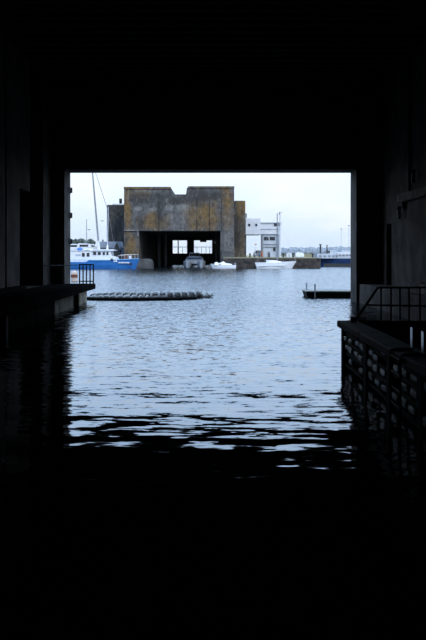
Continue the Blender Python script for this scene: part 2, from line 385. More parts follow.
for (ya, yb) in ((17.0, 14.45), (14.45, 12.55), (12.55, 10.65), (10.65, 8.75), (8.75, 6.8)):
    n = 4 if ya - yb > 2 else 3
    for j in range(n):
        y = ya - 0.13 - (j + 0.5) * (ya - yb - 0.26) / n
        for z in (0.82, 0.62, 0.39, 0.13):
            if random.random() < 0.14: continue
            inst('stone_block', random.choice(blk), Vector((PXE + 0.1 + random.uniform(-0.02, 0.025), y + random.uniform(-0.05, 0.05), z + random.uniform(-0.012, 0.012))), pr, (random.uniform(-0.06, 0.06), 0, random.uniform(-0.05, 0.05)))

# ------------------------------------------------------------------ things in the pen
# end guard on the left quay
g_ = thing('guard_railing', (-7.1, 38.7, DECK), 'black barred guard railing at the end of the overhanging quay deck', 'railing')
yr = 38.75
for x in (79.6, 83.1, 86.5, 90.1, 93.4):
    X = PX(x, yr); B(X - 0.032, X + 0.032, yr - 0.03, yr + 0.03, DECK, 2.08).build('bar', 'iron', g_)
B(PX(78.8, yr), PX(94.0, yr), yr - 0.035, yr + 0.035, 2.05, 2.12).build('top_rail', 'iron', g_)
B(PX(78.8, yr), PX(94.0, yr), yr - 0.025, yr + 0.025, DECK + 0.10, DECK + 0.16).build('bottom_rail', 'iron', g_)
g2 = thing('pipe_barrier', (-8.4, 37, DECK), 'thin dark pipe handrail running from the pilaster to the barred railing', 'railing')
MB().tube((XL + 0.005, 36.7, 2.06), (PX(78.2, yr), yr - 0.08, 2.06), 0.028).build('handrail', 'iron', g2)
MB().tube((-8.1, 37.66, DECK), (-8.1, 37.66, 2.06), 0.025).build('post', 'iron', g2)
# mooring buoy on the water outside
bd = 69.0; bX = PX(74.3, bd)
bo = thing('mooring_buoy', (bX, bd, 0), 'cream mooring buoy with a rusty red band floating behind the barred railing', 'buoy')
MB().lathe((bX, bd, 0), [(0.16, -0.3), (0.31, -0.1), (0.33, 0.1), (0.33, 0.36)], 18).build('lower_body', 'cream', bo)
MB().lathe((bX, bd, 0), [(0.34, 0.34), (0.34, 0.66)], 18).build('band', 'rust', bo)
MB().lathe((bX, bd, 0), [(0.32, 0.65), (0.29, 0.85), (0.14, 1.0), (0.05, 1.03)], 18).build('top_cone', 'cream', bo)
# hinge brackets on the left jamb's outer edge
for y, lab in ((190.5, 'black iron hinge bracket on the jamb, highest of three'), (215.5, 'black iron hinge bracket on the jamb, middle of three'), (241.5, 'black iron hinge bracket on the jamb just above the quay railing')):
    z = PZ(y, YO)
    h_ = thing('gate_hinge', (OL, YO - 0.2, z - 0.15), lab, 'hinge', 'gate hinges on the jamb')
    B(OL, OL + 0.05, YO - 0.45, YO - 0.02, z - 0.17, z + 0.17).build('plate', 'iron', h_)
    MB().tube((OL + 0.08, YO - 0.1, z - 0.14), (OL + 0.08, YO - 0.1, z + 0.14), 0.055).build('knuckle', 'iron', h_)

# railing at the end of the near pier
pg = thing('pier_railing', (4.1, 17.0, DECK), 'dark pipe railing with a sloping end rail on the quay pier', 'railing')
yp = 16.95
xa, xb, xc = 3.42, PX(378, yp), PX(416, yp)
ztop = PZ(287.5, yp)
MB().tube((xa, yp, DECK), (xb, yp, ztop), 0.03).build('sloping_rail', 'railgrey', pg)
MB().tube((xb, yp, ztop), (XR - 0.02, yp, ztop), 0.025).build('top_rail', 'railgrey', pg)
MB().tube((PX(366, yp), yp, PZ(305, yp)), (XR - 0.02, yp, PZ(309, yp)), 0.022).build('mid_rail', 'railgrey', pg)
for x in (381, 391, 400, 409, 420, 440, 470, 500, 540, 580):
    MB().tube((PX(x, yp), yp, DECK), (PX(x, yp), yp, ztop), 0.02).build('post', 'railgrey', pg)
B(xa - 0.09, xa + 0.05, yp - 0.07, yp + 0.07, DECK, DECK + 0.12).build('foot', 'iron', pg)
# ladder on the pier edge
la = thing('quay_ladder', (3.1, 12.0, 0.2), 'pale galvanised ladder with upright grab rails on the pier edge', 'ladder')
for y in (11.95, 11.32):
    MB().path([(3.03, y, -0.6), (3.03, y, 1.0), (3.10, y, 1.05), (3.40, y, 1.05)], 0.02).build('rail', 'iron', la)
    B(3.385, 3.405, y - 0.06, y + 0.06, DECK, 1.42).build('grab_upright', 'galv', la)
for i in range(6):
    MB().tube((3.03, 11.32, -0.35 + i * 0.26), (3.03, 11.95, -0.35 + i * 0.26), 0.013).build('rung', 'iron', la)

# right wall: beam, two wall lamps, pipe, loose concrete block
bm = thing('wall_beam', (XR - 0.15, 28, 5.1), 'horizontal concrete beam bracketed on the wall above the ledge', 'beam')
zb = CH + 2.65
B(XR - 0.28, XR - 0.003, 18.0, 34.2, zb - 0.16, zb + 0.24).build('beam_body', 'face', bm, bevel=0.02)
for y in (33.6, 29.6, 25.6, 21.6):
    B(XR - 0.2, XR - 0.003, y - 0.1, y + 0.1, zb - 0.45, zb - 0.16).build('bracket', 'pen', bm)
for (y, z, lab) in ((34.0, zb - 0.95, 'small pale wall lantern hanging below the beam end'), (31.6, zb + 0.55, 'small pale wall lantern fixed above the wall beam')):
    t_ = thing('wall_lantern', (XR - 0.2, y, z), lab, 'lamp', 'wall lanterns by the beam')
    MB().lathe((XR - 0.22, y, z), [(0.06, 0), (0.1, 0.05), (0.1, 0.4), (0.05, 0.5)], 10).build('lamp_glass', 'palegrey', t_)
    MB().lathe((XR - 0.22, y, z), [(0.13, 0.46), (0.12, 0.52), (0.04, 0.62)], 10).build('cap', 'iron', t_)
    MB().tube((XR - 0.22, y, z + 0.6), (XR, y, z + 0.6), 0.02).build('arm', 'iron', t_)
t_ = thing('drain_pipe', (XR - 0.1, 32.6, zb + 0.24), 'dark vertical drainpipe running down the wall to the beam', 'pipe')
MB().tube((XR - 0.08, 32.7, zb + 0.24), (XR - 0.08, 32.7, CEIL - 0.15), 0.07).build('pipe', 'iron', t_)
for z in (6.5, 8.5, 10.5): B(XR - 0.16, XR, 32.6, 32.8, z, z + 0.06).build('clamp', 'iron', t_)
cb = thing('kerb_block', (8.7, 29, DECK), 'pale concrete kerb block lying on the ledge below the beam', 'block')
B(8.35, 9.1, 26.2, 30.0, DECK, DECK + 0.42).build('block_body', 'face', cb, bevel=0.05)
for y in (27.0, 29.2): MB().path([(8.7, y - 0.12, DECK + 0.41), (8.7, y - 0.12, DECK + 0.5), (8.7, y + 0.12, DECK + 0.5), (8.7, y + 0.12, DECK + 0.41)], 0.015).build('lifting_loop', 'iron', cb)

# ------------------------------------------------------------------ floating boom just outside the opening
fb = thing('floating_boom', (PX(150, 41), 41, 0), 'floating boom of grey rubber floats lashed together with pale ropes', 'boom')
def boom_pt(t):                                     # plan curve of the front row
    return Vector((PX(86, 41.2) + t * (PX(208, 42.2) - PX(86, 41.2)), 41.3 - 1.0 * math.sin(math.pi * min(1, t * 1.05)) + 0.9 * t, 0))
fmesh = {}
def float_mesh(L, D, H, m):
    k = (L, D, H, m)
    if k not in fmesh:
        ring = lambda x, s: [(x, -D/2*s, -0.12), (x, -D/2*s, H*0.45*s), (x, -D*0.36*s, H*0.86*s), (x, 0, H*s), (x, D*0.36*s, H*0.86*s), (x, D/2*s, H*0.45*s), (x, D/2*s, -0.12)]
        fmesh[k] = MB().loft([ring(-L/2, 0.8), ring(-L*0.36, 1), ring(L*0.36, 1), ring(L/2, 0.8)]).mesh('float', M[m], Vector((0, 0, 0)), smooth=False)
    return fmesh[k]
def strap_mesh(D, H):
    k = ('s', D, H)
    if k not in fmesh:
        pts = [(0.0, -D/2 - 0.02, H*0.30), (0.0, -D/2 - 0.02, H*0.55), (0.02, -D*0.36, H*0.95), (0.05, 0, H*1.06), (0.08, D*0.36, H*0.95), (0.1, D/2, H*0.5)]
        fmesh[k] = MB().path(pts, 0.055, 6).mesh('rope', M['rope'], Vector((0, 0, 0)))
    return fmesh[k]
nb = 18
for i in range(nb):
    t = (i + 0.5) / nb; p = boom_pt(t); a = boom_pt(min(1, t + 0.02)) - boom_pt(max(0, t - 0.02)); rz = math.atan2(a.y, a.x)
    pale = i >= nb - 2
    H = (0.30 if not pale else 0.24) - 0.08 * max(0, 3 - i) / 3
    back = p + Vector((0.18, 1.15, 0))
    inst('float', float_mesh(0.40, 1.1, H + 0.06, 'float' if not pale else 'rope'), back, fb, (0, 0, rz))
    if i < 12: inst('float', float_mesh(0.40, 1.0, H - 0.06, 'float'), p, fb, (0, 0, rz))
    inst('rope', strap_mesh(1.1, H + 0.06), back + Vector((0.2, 0, 0)), fb, (0, 0, rz))
    if i < 9: inst('rope', strap_mesh(1.0, H - 0.06), p + Vector((0.2, 0, 0)), fb, (0, 0, rz))

bp = [boom_pt(i / 16.0 * 0.9) + Vector((0, -0.56, 0.06)) for i in range(17)]
MB().path(bp, 0.12, 8).build('dark_underside', 'timber_dark', fb)  # added dark tube standing in for the floats' wet dark lower sides
# landing stage at right, outside the opening
d0 = 42.6; x0 = PX(307.8, d0); x1 = 12.6; zt = 0.41
lp = thing('landing_stage', ((x0 + x1) / 2, d0 + 1.5, 0), 'low floating landing stage with weathered plank deck and black sides', 'pontoon')
MB().prism_y([(x0 + 0.12, -0.3), (x1, -0.3), (x1, zt - 0.07), (x0 - 0.08, zt - 0.07), (x0 - 0.05, zt - 0.2)], d0, d0 + 2.0).build('float_body', 'timber_dark', lp)
n = 34; wd = (x1 - x0 + 0.1) / n
pm = B(0, wd - 0.015, d0 - 0.04, d0 + 2.04, zt - 0.07, zt).mesh('plank', M['plank'], Vector((wd / 2, d0 + 1.0, zt - 0.07)), 0.006)
for i in range(n): inst('plank', pm, Vector((x0 - 0.1 + (i + 0.5) * wd, d0 + 1.0, zt - 0.07 + random.uniform(0, 0.008))), lp)
for j, (x, y, zl) in enumerate(((306.6, d0 + 1.7, zt), (315.0, d0 - 0.06, -0.1))):
    X = PX(x, y)
    MB().tube((X, y, zl), (X, y, 0.80), 0.045).build('mooring_post', 'offwhite', lp)
    MB().tube((X, y, 0.78), (X, y, 0.83), 0.065).build('post_cap', 'offwhite', lp)

# ------------------------------------------------------------------ far side of the basin: ground and quays
gz = 1.87
gm = MB()
gm.prism_y  # (outline below is in plan)
def plan_prism(pts, z0, z1):
    n = len(pts)
    return MB().poly([(x, y, z0) for x, y in pts] + [(x, y, z1) for x, y in pts],
                     [tuple(range(n-1, -1, -1)), tuple(range(n, 2*n))] + [(i, (i+1) % n, (i+1) % n + n, i + n) for i in range(n)])
XT0, XT1 = PX(139, 134), PX(220.5, 134)           # tunnel of the fortified lock
rightq = [(XT1 + 0.2, 131)]
ex = PX(322.5, 131)
for a in range(0, 91, 15): rightq.append((ex - 2.2 + 2.2 * math.sin(math.radians(a)), 133.2 - 2.2 * math.cos(math.radians(a))))
rightq += [(ex, 420), (XT1 + 0.2, 420)]
rq = plan_prism(rightq, -3, gz).build('quay_ground', 'stonewall'); struct(rq, 'brown stone quay with a rounded end beside the white yacht', 'quay')
gr = plan_prism([(XT1 + 0.5, 131.6)] + [(x - 0.5, y + 0.3) for x, y in rightq[1:-2]] + [(ex - 0.6, 419), (XT1 + 0.5, 419)], gz, gz + 0.14).build('verge', 'grass', rq)
lq = plan_prism([(-160, 138), (PX(127, 138), 138), (XT0 - 0.2, 134.5), (XT0 - 0.2, 420), (-160, 420)], -3, gz).build('quay_ground', 'apron'); struct(lq, 'grey concrete quay beyond the blue boat', 'quay')
ap = MB().prism_y([(PX(133, 131), -2), (PX(153, 131), -2), (PX(152, 131), 1.35), (PX(149, 131), 1.75), (PX(133, 131), 1.75)], 130.2, 134.2).build('lock_apron', 'apron', bevel=0.08)
struct(ap, 'low sloping concrete apron at the tunnel mouth of the bunker', 'apron')
fs = B(PX(300, 520), 700, 520, 800, -2, 3.0).build('far_shore', 'grass'); struct(fs, 'flat hazy far shore under the distant trees', 'shore')

# ------------------------------------------------------------------ fortified lock
DL = 134.0
lk = thing('fortified_lock', (PX(180, DL), DL + 20, gz), 'massive weathered concrete bunker with ochre stains and a dark water tunnel', 'bunker')
k = DL / F
zL, zN, zR = PZ(187, DL), PZ(194.3, DL), PZ(186.4, DL); zT = PZ(231, DL)
XA, XB = PX(124, DL), PX(234.2, DL)
outl = [(XA, zT), (XB, zT), (XB, zR - 0.25), (XB - 0.3, zR), (PX(188.5, DL), zR), (PX(186.8, DL), zR - 0.35), (PX(186, DL), zN), (PX(173.5, DL), zN), (PX(171.6, DL), zL - 0.4), (PX(170.5, DL), zL), (XA + 0.5, zL), (XA, zL - 0.4)]
MB().prism_y(outl, DL, DL + 44).build('roof_block', 'bunker', lk, bevel=0.07)
B(XA, XT0, DL, DL + 44, gz - 2.5, zT).build('side_pier', 'bunker', lk, bevel=0.06)
B(XT1, XB, DL, DL + 44, gz - 2.5, zT).build('side_pier', 'bunker', lk, bevel=0.06)
# shallow relief on the front: cornice band, formwork panels, ledges
B(XA - 0.05, PX(171, DL), DL - 0.16, DL + 0.2, zL - 0.42, zL + 0.04).build('cornice', 'bunker_ochre', lk, bevel=0.08)
B(PX(188.3, DL), XB + 0.05, DL - 0.16, DL + 0.2, zR - 0.42, zR + 0.04).build('cornice', 'bunker_ochre', lk, bevel=0.08)
spall = mat('spalled_concrete', (0.30, 0.29, 0.28), (0.16, 0.155, 0.15), 1.5, 0.95, spec=0.1)
for x in (158.5, 196.5, 209.0, 221.0):             # vertical pour joints
    B(PX(x, DL), PX(x, DL) + 0.14, DL - 0.05, DL + 0.1, zT + 0.2, zN - 0.6).build('pour_joint', 'bunker_dark', lk)
B(PX(124.4, DL), PX(137, DL), DL - 0.25, DL, PZ(230.8, DL), PZ(229.9, DL)).build('ledge', spall, lk)
MB().path([(PX(137, DL), DL - 0.12, PZ(230.3, DL)), (PX(138, DL), DL - 0.12, PZ(231.5, DL)), (PX(138, DL), DL - 0.12, PZ(236, DL))], 0.09).build('pipe', spall, lk)
B(PX(221.5, DL), PX(234.4, DL), DL - 0.35, DL, gz, PZ(251.2, DL)).build('pier_base', 'apron', lk, bevel=0.05)
# wings
DW = 142.0
wl = B(PX(106.8, DW), PX(125.5, DW), DW, DW + 30, gz, PZ(204.7, DW)).build('side_wing', 'bunker_dark', lk, bevel=0.15)  # shade on the set-back wing put into the colour by the darker copy
MB().box(PX(109.5, DW), PX(121, DW), DW + 4, DW + 10, PZ(204.7, DW), PZ(202.2, DW)).build('parapet', 'offwhite', wl)
wr = B(PX(232, DW), PX(245.4, DW), DW, DW + 30, gz, PZ(200.6, DW)).build('side_wing', 'bunker_wing', lk, bevel=0.15)
B(PX(245.4, DW), PX(247.2, DW), DW + 1, DW + 2.2, PZ(217.4, DW), PZ(213.2, DW)).build('switch_box', 'grey', wr)
B(PX(122.5, DW), PX(124.6, DW), DL + 3, DL + 4, PZ(205, DW), PZ(200.5, DW)).build('roof_stub', 'bunker_dark', lk)
# cross wall deep in the tunnel with two openings
DC = 176.0
cw = MB(); wz0, wz1 = PZ(253.4, DC), PZ(240.3, DC)
xs = [XT0, PX(172.5, DC), PX(187, DC), PX(194, DC), PX(212, DC), XT1]
cw.box(xs[0], xs[1], DC, DC + 1.5, -2, zT); cw.box(xs[2], xs[3], DC, DC + 1.5, -2, zT); cw.box(xs[4], xs[5], DC, DC + 1.5, -2, zT)
cw.box(xs[1], xs[2], DC, DC + 1.5, wz1, zT); cw.box(xs[3], xs[4], DC, DC + 1.5, wz1, zT)
cw.box(xs[1], xs[2], DC, DC + 1.5, -2, wz0); cw.box(xs[3], xs[4], DC, DC + 1.5, -2, wz0)
cw.box(PX(200, DC), PX(206.5, DC), DC, DC + 1, PZ(242, DC), wz1)
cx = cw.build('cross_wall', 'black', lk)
for a, b_, xx in ((xs[1], xs[2], (178.5, 182.5)), (xs[3], xs[4], (197, 201.5, 206, 209.5))):
    MB().tube((a, DC + 0.5, PZ(247, DC)), (b_, DC + 0.5, PZ(247, DC)), 0.06).build('gate_rail', 'railgrey', cx)
    for x in xx: MB().tube((PX(x, DC), DC + 0.5, wz0), (PX(x, DC), DC + 0.5, PZ(247, DC)), 0.05).build('gate_post', 'railgrey', cx)
B(PX(177.6, DC), PX(178.6, DC), DC + 0.2, DC + 0.6, wz0, wz1).build('mullion', 'black', cx)
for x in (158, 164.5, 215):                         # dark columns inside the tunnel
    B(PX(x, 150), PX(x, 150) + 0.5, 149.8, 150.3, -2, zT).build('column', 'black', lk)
t_ = thing('flood_lamp', (PX(215, 150), 149.4, PZ(243, 150)), 'small white floodlight high inside the bunker tunnel', 'lamp')
B(PX(214.2, 149.4), PX(216, 149.4), 149.2, 149.6, PZ(243.5, 149.4), PZ(241.5, 149.4)).build('lamp_head', 'white', t_, bevel=0.04)
B(PX(214.9, 149.4), PX(215.3, 149.4), 149.55, 149.8, PZ(243, 149.4), PZ(242, 149.4)).build('arm', 'iron', t_)

# ------------------------------------------------------------------ boats
def hull(bx, sx, y, beam, sheer, zk=-0.5, rake=0.8, n=17, stern=0.8, fullness=0.45, sternrake=0.0):
    """boat along x from stern sx to bow bx; sheer(t) gives deck height, t = 0 stern .. 1 bow"""
    dirn = 1 if bx > sx else -1; Lh = abs(bx - sx); rings = []
    for i in range(n):
        t = i / (n - 1)
        if t < fullness: hb = beam / 2 * (stern + (1 - stern) * math.sin(t / fullness * math.pi / 2))
        else: hb = beam / 2 * max(0.03, math.cos((t - fullness) / (1 - fullness) * math.pi / 2) ** 0.75)
        zs = sheer(t); ring = []
        for f, wv in ((1, 1), (0.55, 0.96), (0.2, 0.86), (0, 0.7)):
            z = zk + (zs - zk) * f; ring.append((hb * wv, z, f))
        pts = []
        for yy, z, f in ring + [(0.0, zk, 0)] + [(-a, z, f) for a, z, f in ring[::-1]]:
            x = sx + dirn * (t * (Lh - rake) + rake * f * max(0, t - 0.55) / 0.45 - sternrake * f * max(0, 0.25 - t) / 0.25)
            pts.append((x, y + yy, z))
        rings.append(pts)
    return MB().loft(rings)

# blue work boat
DB = 126.6; kb = 125 / F
X_ = lambda x: PX(x, 125.0); Z_ = lambda y: PZ(y, 125.0)
bb = thing('work_boat', (X_(100), DB, 0), 'bright blue work boat with white wheelhouse and two tall masts', 'boat')
step = X_(91)
sx, bx = X_(40), X_(138.6)
def sh(t):
    x = sx + t * (bx - sx)
    return (Z_(262.0) if x < step - 0.3 else Z_(259.9)) + 0.25 * max(0, t - 0.7) / 0.3
hl = hull(bx, sx, DB, 5.2, sh, rake=0.9, n=31).build('hull', 'cyanhull', bb, smooth=False)
m_ = MB()                                           # pale rubbing band along the sheer, near side
def side_y(x, wv=0.985):
    t = (x - sx) / (bx - sx)
    f = 0.45
    hb = 2.6 * (0.8 + 0.2 * math.sin(min(t, f) / f * math.pi / 2)) if t < f else 2.6 * max(0.03, math.cos((t - f) / (1 - f) * math.pi / 2) ** 0.75)
    return DB - hb * wv
xs_ = [X_(91.5) + i * (X_(137.6) - X_(91.5)) / 14 for i in range(15)]
for a, c in zip(xs_, xs_[1:]):
    m_.tube((a, side_y(a) - 0.02, sh((a - sx) / (bx - sx)) - 0.06), (c, side_y(c) - 0.02, sh((c - sx) / (bx - sx)) - 0.06), 0.085, None, 6)
m_.build('rubbing_band', 'rubband', hl)
m_ = MB()
for i in range(14):                                 # white painted name, too blurred in the photo to read
    xx = X_(118.4 + i * 0.78); zz = Z_(262.7); yy = side_y(xx, 0.985) - 0.10
    hgt = (0.10, 0.13, 0.08, 0.12, 0.11, 0.14, 0.09)[i % 7]
    m_.box(xx, xx + 0.10, yy - 0.02, yy + 0.12, zz - hgt, zz + hgt)
m_.build('painted_name', 'white', hl)
B(X_(129.4), X_(132), DB - 1.75, DB - 1.2, Z_(265), Z_(263)).build('anchor_pocket', 'iron', hl)
# aft house and wheelhouse
ah = B(X_(70), X_(92), DB - 2.0, DB + 2.0, Z_(263), Z_(251.0)).build('aft_house', 'white', bb, bevel=0.06)
B(X_(69.5), X_(93), DB - 2.1, DB + 2.1, Z_(251.2), Z_(250.6)).build('aft_roof', 'offwhite', bb)
for a, c in ((75.8, 81.2), ):
    B(X_(a), X_(c), DB - 2.06, DB - 1.95, Z_(255.8), Z_(253.9)).build('side_lettering_panel', 'palegrey', ah)
for a, c in ((82.4, 85.2), (87.1, 89.9)):
    B(X_(a), X_(c), DB - 2.05, DB - 1.95, Z_(256.6), Z_(252.9)).build('window', 'glass', ah)
wh = MB().prism_y([(X_(91.5), Z_(262)), (X_(117.3), Z_(262)), (X_(117.0), Z_(259.3)), (X_(115.6), Z_(257.0)), (X_(111.5), Z_(256.2)), (X_(110.5), Z_(250.6)), (X_(91.5), Z_(250.6))], DB - 1.8, DB + 1.8).build('wheelhouse', 'white', bb, bevel=0.05)
MB().prism_y([(X_(90.6), Z_(250.7)), (X_(114.2), Z_(250.9)), (X_(114.8), Z_(250.2)), (X_(111), Z_(249.2)), (X_(90.6), Z_(249.3))], DB - 2.0, DB + 2.0).build('wheelhouse_roof', 'white', bb)
for a, c in ((93.3, 96.4), (98.0, 101.0), (102.9, 105.2), (106.6, 108.6)):
    B(X_(a), X_(c), DB - 1.85, DB - 1.75, Z_(255.0), Z_(251.9)).build('window', 'glass', wh)
MB().lathe((X_(111.9), DB - 1.9, Z_(259.6)), [(0.2, -0.18), (0.26, 0), (0.2, 0.18)], 12).build('fender', 'black', bb)
# masts and stays
MB().tube((X_(97.4), DB, Z_(249.3)), (X_(96.9), DB, Z_(240)), 0.26, 0.16, 10).build('mast_foot', 'offwhite', bb)
MB().tube((X_(97.0), DB, Z_(242)), (X_(90.0), DB, Z_(160)), 0.17, 0.11, 10).build('mast', 'grey', bb)
MB().tube((X_(106.0), DB, Z_(249.5)), (X_(106.2), DB, Z_(245)), 0.2, 0.12, 10).build('mast_foot', 'white', bb)
MB().tube((X_(106.2), DB, Z_(246)), (X_(106.9), DB, Z_(206)), 0.085, 0.06, 8).build('mast', 'palegrey', bb)
MB().tube((X_(90.2), DB, Z_(160)), (X_(106.9), DB, Z_(211)), 0.05, None, 5).build('stay', 'grey', bb)
MB().tube((X_(106.9), DB, Z_(211)), (X_(113.5), DB, Z_(249)), 0.022, None, 5).build('stay', 'grey', bb)
# roof gear
MB().lathe((X_(78.6), DB - 0.5, Z_(250.7)), [(0.42, 0), (0.5, 0.25), (0.36, 0.55), (0.12, 0.62)], 12).build('tarp_cover', 'bluetarp', bb)
B(X_(84), X_(88.5), DB - 1.2, DB + 0.4, Z_(250.7), Z_(249.8)).build('life_raft', 'grey', bb, bevel=0.08)
B(X_(82), X_(91), DB - 0.2, DB + 1.4, Z_(250.7), Z_(248.6)).build('roof_locker', 'white', bb, bevel=0.1)
# foredeck gear and pulpit
B(X_(128), X_(130.3), DB - 0.5, DB + 0.5, Z_(259), Z_(255.8)).build('deck_box', 'white', bb, bevel=0.04)
B(X_(122.5), X_(126.6), DB - 0.8, DB + 0.8, Z_(259.6), Z_(256.4)).build('winch_house', 'rust', bb, bevel=0.06)
m_ = MB(); prev = None
for i in range(7):
    x = X_(118 + i * 3.2); t = (x - sx) / (bx - sx); yy = side_y(x, 0.9); z0 = sh(t)
    m_.tube((x, yy, z0 - 0.05), (x, yy, z0 + 0.75), 0.025, None, 5)
    if prev: m_.tube(prev, (x, yy, z0 + 0.75), 0.025, None, 5)
    prev = (x, yy, z0 + 0.75)
m_.build('bow_rail', 'galv', bb)
m_ = MB()
for i in range(5):
    x = X_(71 + i * 4.8); m_.tube((x, DB - 2.35, Z_(262.2)), (x, DB - 2.35, Z_(259.8)), 0.03, None, 5)
m_.tube((X_(66), DB - 2.35, Z_(259.9)), (X_(91), DB - 2.35, Z_(259.9)), 0.035, None, 5)
m_.build('deck_rail', 'rubband', bb)

# white sailing yacht at the stone quay
DY = 129.3
X2 = lambda x: PX(x, 128.0); Z2 = lambda y: PZ(y, 128.0)
sy = thing('sailing_yacht', (X2(276), DY, 0), 'white sailing yacht with bare mast moored against the stone quay', 'boat')
hy = hull(X2(297.3), X2(258), DY, 2.3, lambda t: Z2(263.2) + 0.28 * t ** 2 + 0.1, zk=-0.4, rake=1.1, sternrake=0.5, n=21).build('hull', 'white', sy)
MB().tube((X2(258.5), DY - 1.06, 0.42), (X2(286), DY - 1.10, 0.55), 0.07, None, 6).build('shadow_stripe', 'palegrey', hy)  # painted stripe, widened and greyed to carry the hull's shadow line
MB().loft([[(X2(266), DY - 0.6, 0.95), (X2(266), DY + 0.6, 0.95), (X2(266.4), DY + 0.5, 1.25), (X2(266.4), DY - 0.5, 1.25)],
           [(X2(272), DY - 0.8, 0.95), (X2(272), DY + 0.8, 0.95), (X2(272), DY + 0.6, 1.42), (X2(272), DY - 0.6, 1.42)],
           [(X2(280), DY - 0.7, 0.95), (X2(280), DY + 0.7, 0.95), (X2(280), DY + 0.5, 1.35), (X2(280), DY - 0.5, 1.35)],
           [(X2(286), DY - 0.3, 0.95), (X2(286), DY + 0.3, 0.95), (X2(286), DY + 0.25, 1.1), (X2(286), DY - 0.25, 1.1)]]).build('cabin_top', 'white', sy)
MB().tube((X2(277.9), DY, 1.2), (X2(277.9), DY, Z2(212.8)), 0.10, 0.08, 8).build('mast', 'grey', sy)
MB().tube((X2(277.9), DY, Z2(261)), (X2(266.5), DY, Z2(260.4)), 0.09, None, 8).build('boom', 'offwhite', sy)
MB().tube((X2(276.5), DY, Z2(231)), (X2(279.3), DY, Z2(231)), 0.03, None, 5).build('spreader', 'grey', sy)
MB().tube((X2(277.9), DY, Z2(213.5)), (X2(297.0), DY, Z2(261.6)), 0.016, None, 4).build('forestay', 'galv', sy)
MB().tube((X2(277.9), DY, Z2(213.5)), (X2(257.0), DY, Z2(262.5)), 0.016, None, 4).build('backstay', 'galv', sy)
m_ = MB()
for x in (259, 265, 272, 284, 290, 296): m_.tube((X2(x), DY - 0.9 * (1 if x < 285 else 0.4), 0.9), (X2(x), DY - 0.9 * (1 if x < 285 else 0.4), 1.45), 0.014, None, 4)
m_.build('stanchions', 'galv', sy)

# small white open motorboat by the pier
DM = 129.6
X3 = lambda x: PX(x, 129.0); Z3 = lambda y: PZ(y, 129.0)
mbt = thing('motor_boat', (X3(222), DM, 0), 'small white open motorboat under a rumpled cover at the bunker pier', 'boat')
hull(X3(210.3), X3(236), DM, 1.7, lambda t: Z3(265.2) + 0.5 * max(0, t - 0.45), zk=-0.3, rake=0.6, n=15).build('hull', 'white', mbt)
pts = []
for i in range(9):
    x = X3(214.5 + i * 2.2); h0 = Z3(265.0); hh = [0.55, 0.75, 0.45, 0.65, 0.95, 0.5, 0.4, 0.35, 0.2][i] * 0.75
    pts.append([(x, DM - 0.7, h0), (x, DM - 0.3, h0 + hh * 0.8), (x, DM + 0.1, h0 + hh), (x, DM + 0.7, h0)])
MB().loft(pts).build('cover', 'white', mbt)
B(X3(219), X3(221), DM - 0.66, DM - 0.5, Z3(265.4), Z3(263.9)).build('side_window', 'black', mbt)
B(X3(234.4), X3(236.2), DM - 0.2, DM + 0.2, 0.1, Z3(263.2)).build('outboard_motor', 'grey', mbt, bevel=0.05)

# grey cabin cruiser seen bow-on in the tunnel mouth
DG = 137.0
X4 = lambda x: PX(x, DG); Z4 = lambda y: PZ(y, DG)
gc = thing('cabin_cruiser', (X4(194), DG + 2, 0), 'dull grey cabin cruiser lying bow-on in the bunker tunnel mouth', 'boat')
for c in (187.2, 201.2):
    rings = []
    for i, (yy, s, zt_) in enumerate(((DG - 0.2, 0.25, Z4(261.5)), (DG + 0.6, 0.8, Z4(261)), (DG + 2, 1, Z4(261)), (DG + 7, 1, Z4(261.5)))):
        hw = 0.85 * s; rings.append([(X4(c) - hw, yy, zt_), (X4(c) - hw * 0.9, yy, 0.2), (X4(c), yy, -0.3), (X4(c) + hw * 0.9, yy, 0.2), (X4(c) + hw, yy, zt_)])
    MB().loft(rings).build('hull', 'boatgrey', gc)
B(X4(185), X4(203), DG + 1.2, DG + 7, Z4(264), Z4(260.6)).build('bridge_deck', 'boatgrey', gc, bevel=0.08)
cab = MB().loft([[(X4(184.5), DG + 1.6, Z4(260.6)), (X4(204.0), DG + 1.6, Z4(260.6)), (X4(204.0), DG + 6, Z4(260.6)), (X4(184.5), DG + 6, Z4(260.6))],
                 [(X4(187), DG + 2.4, Z4(256.8)), (X4(201.5), DG + 2.4, Z4(256.8)), (X4(201.5), DG + 6, Z4(256.8)), (X4(187), DG + 6, Z4(256.8))]]).build('cabin', 'slate', gc)
MB().poly([(X4(186), DG + 1.72, Z4(260.2)), (X4(202.6), DG + 1.72, Z4(260.2)), (X4(201.2), DG + 2.12, Z4(258)), (X4(187.2), DG + 2.12, Z4(258)),
           (X4(186), DG + 2.0, Z4(260.2)), (X4(202.6), DG + 2.0, Z4(260.2)), (X4(201.2), DG + 2.5, Z4(258)), (X4(187.2), DG + 2.5, Z4(258))],
          [(0, 1, 2, 3), (4, 7, 6, 5), (0, 4, 5, 1), (1, 5, 6, 2), (2, 6, 7, 3), (3, 7, 4, 0)]).build('windscreen', 'glass', cab)
B(X4(188), X4(200), DG + 2.6, DG + 5.5, Z4(256.8), Z4(256.2)).build('flybridge', 'boatgrey', gc)
for x in (189, 199): MB().tube((X4(x), DG + 3, Z4(256.4)), (X4(x), DG + 3, Z4(253.0)), 0.05, None, 6).build('arch_leg', 'boatgrey', gc)
MB().tube((X4(188.7), DG + 3, Z4(253.0)), (X4(199.3), DG + 3, Z4(253.0)), 0.08, None, 6).build('radar_arch', 'boatgrey', gc)
B(X4(193.5), X4(195), DG + 3.4, DG + 3.8, Z4(256.4), Z4(253.6)).build('helm_seat', 'black', gc, bevel=0.04)
B(X4(190.5), X4(192.4), DG + 3.4, DG + 3.8, Z4(256.4), Z4(254.2)).build('helm_seat', 'black', gc, bevel=0.04)

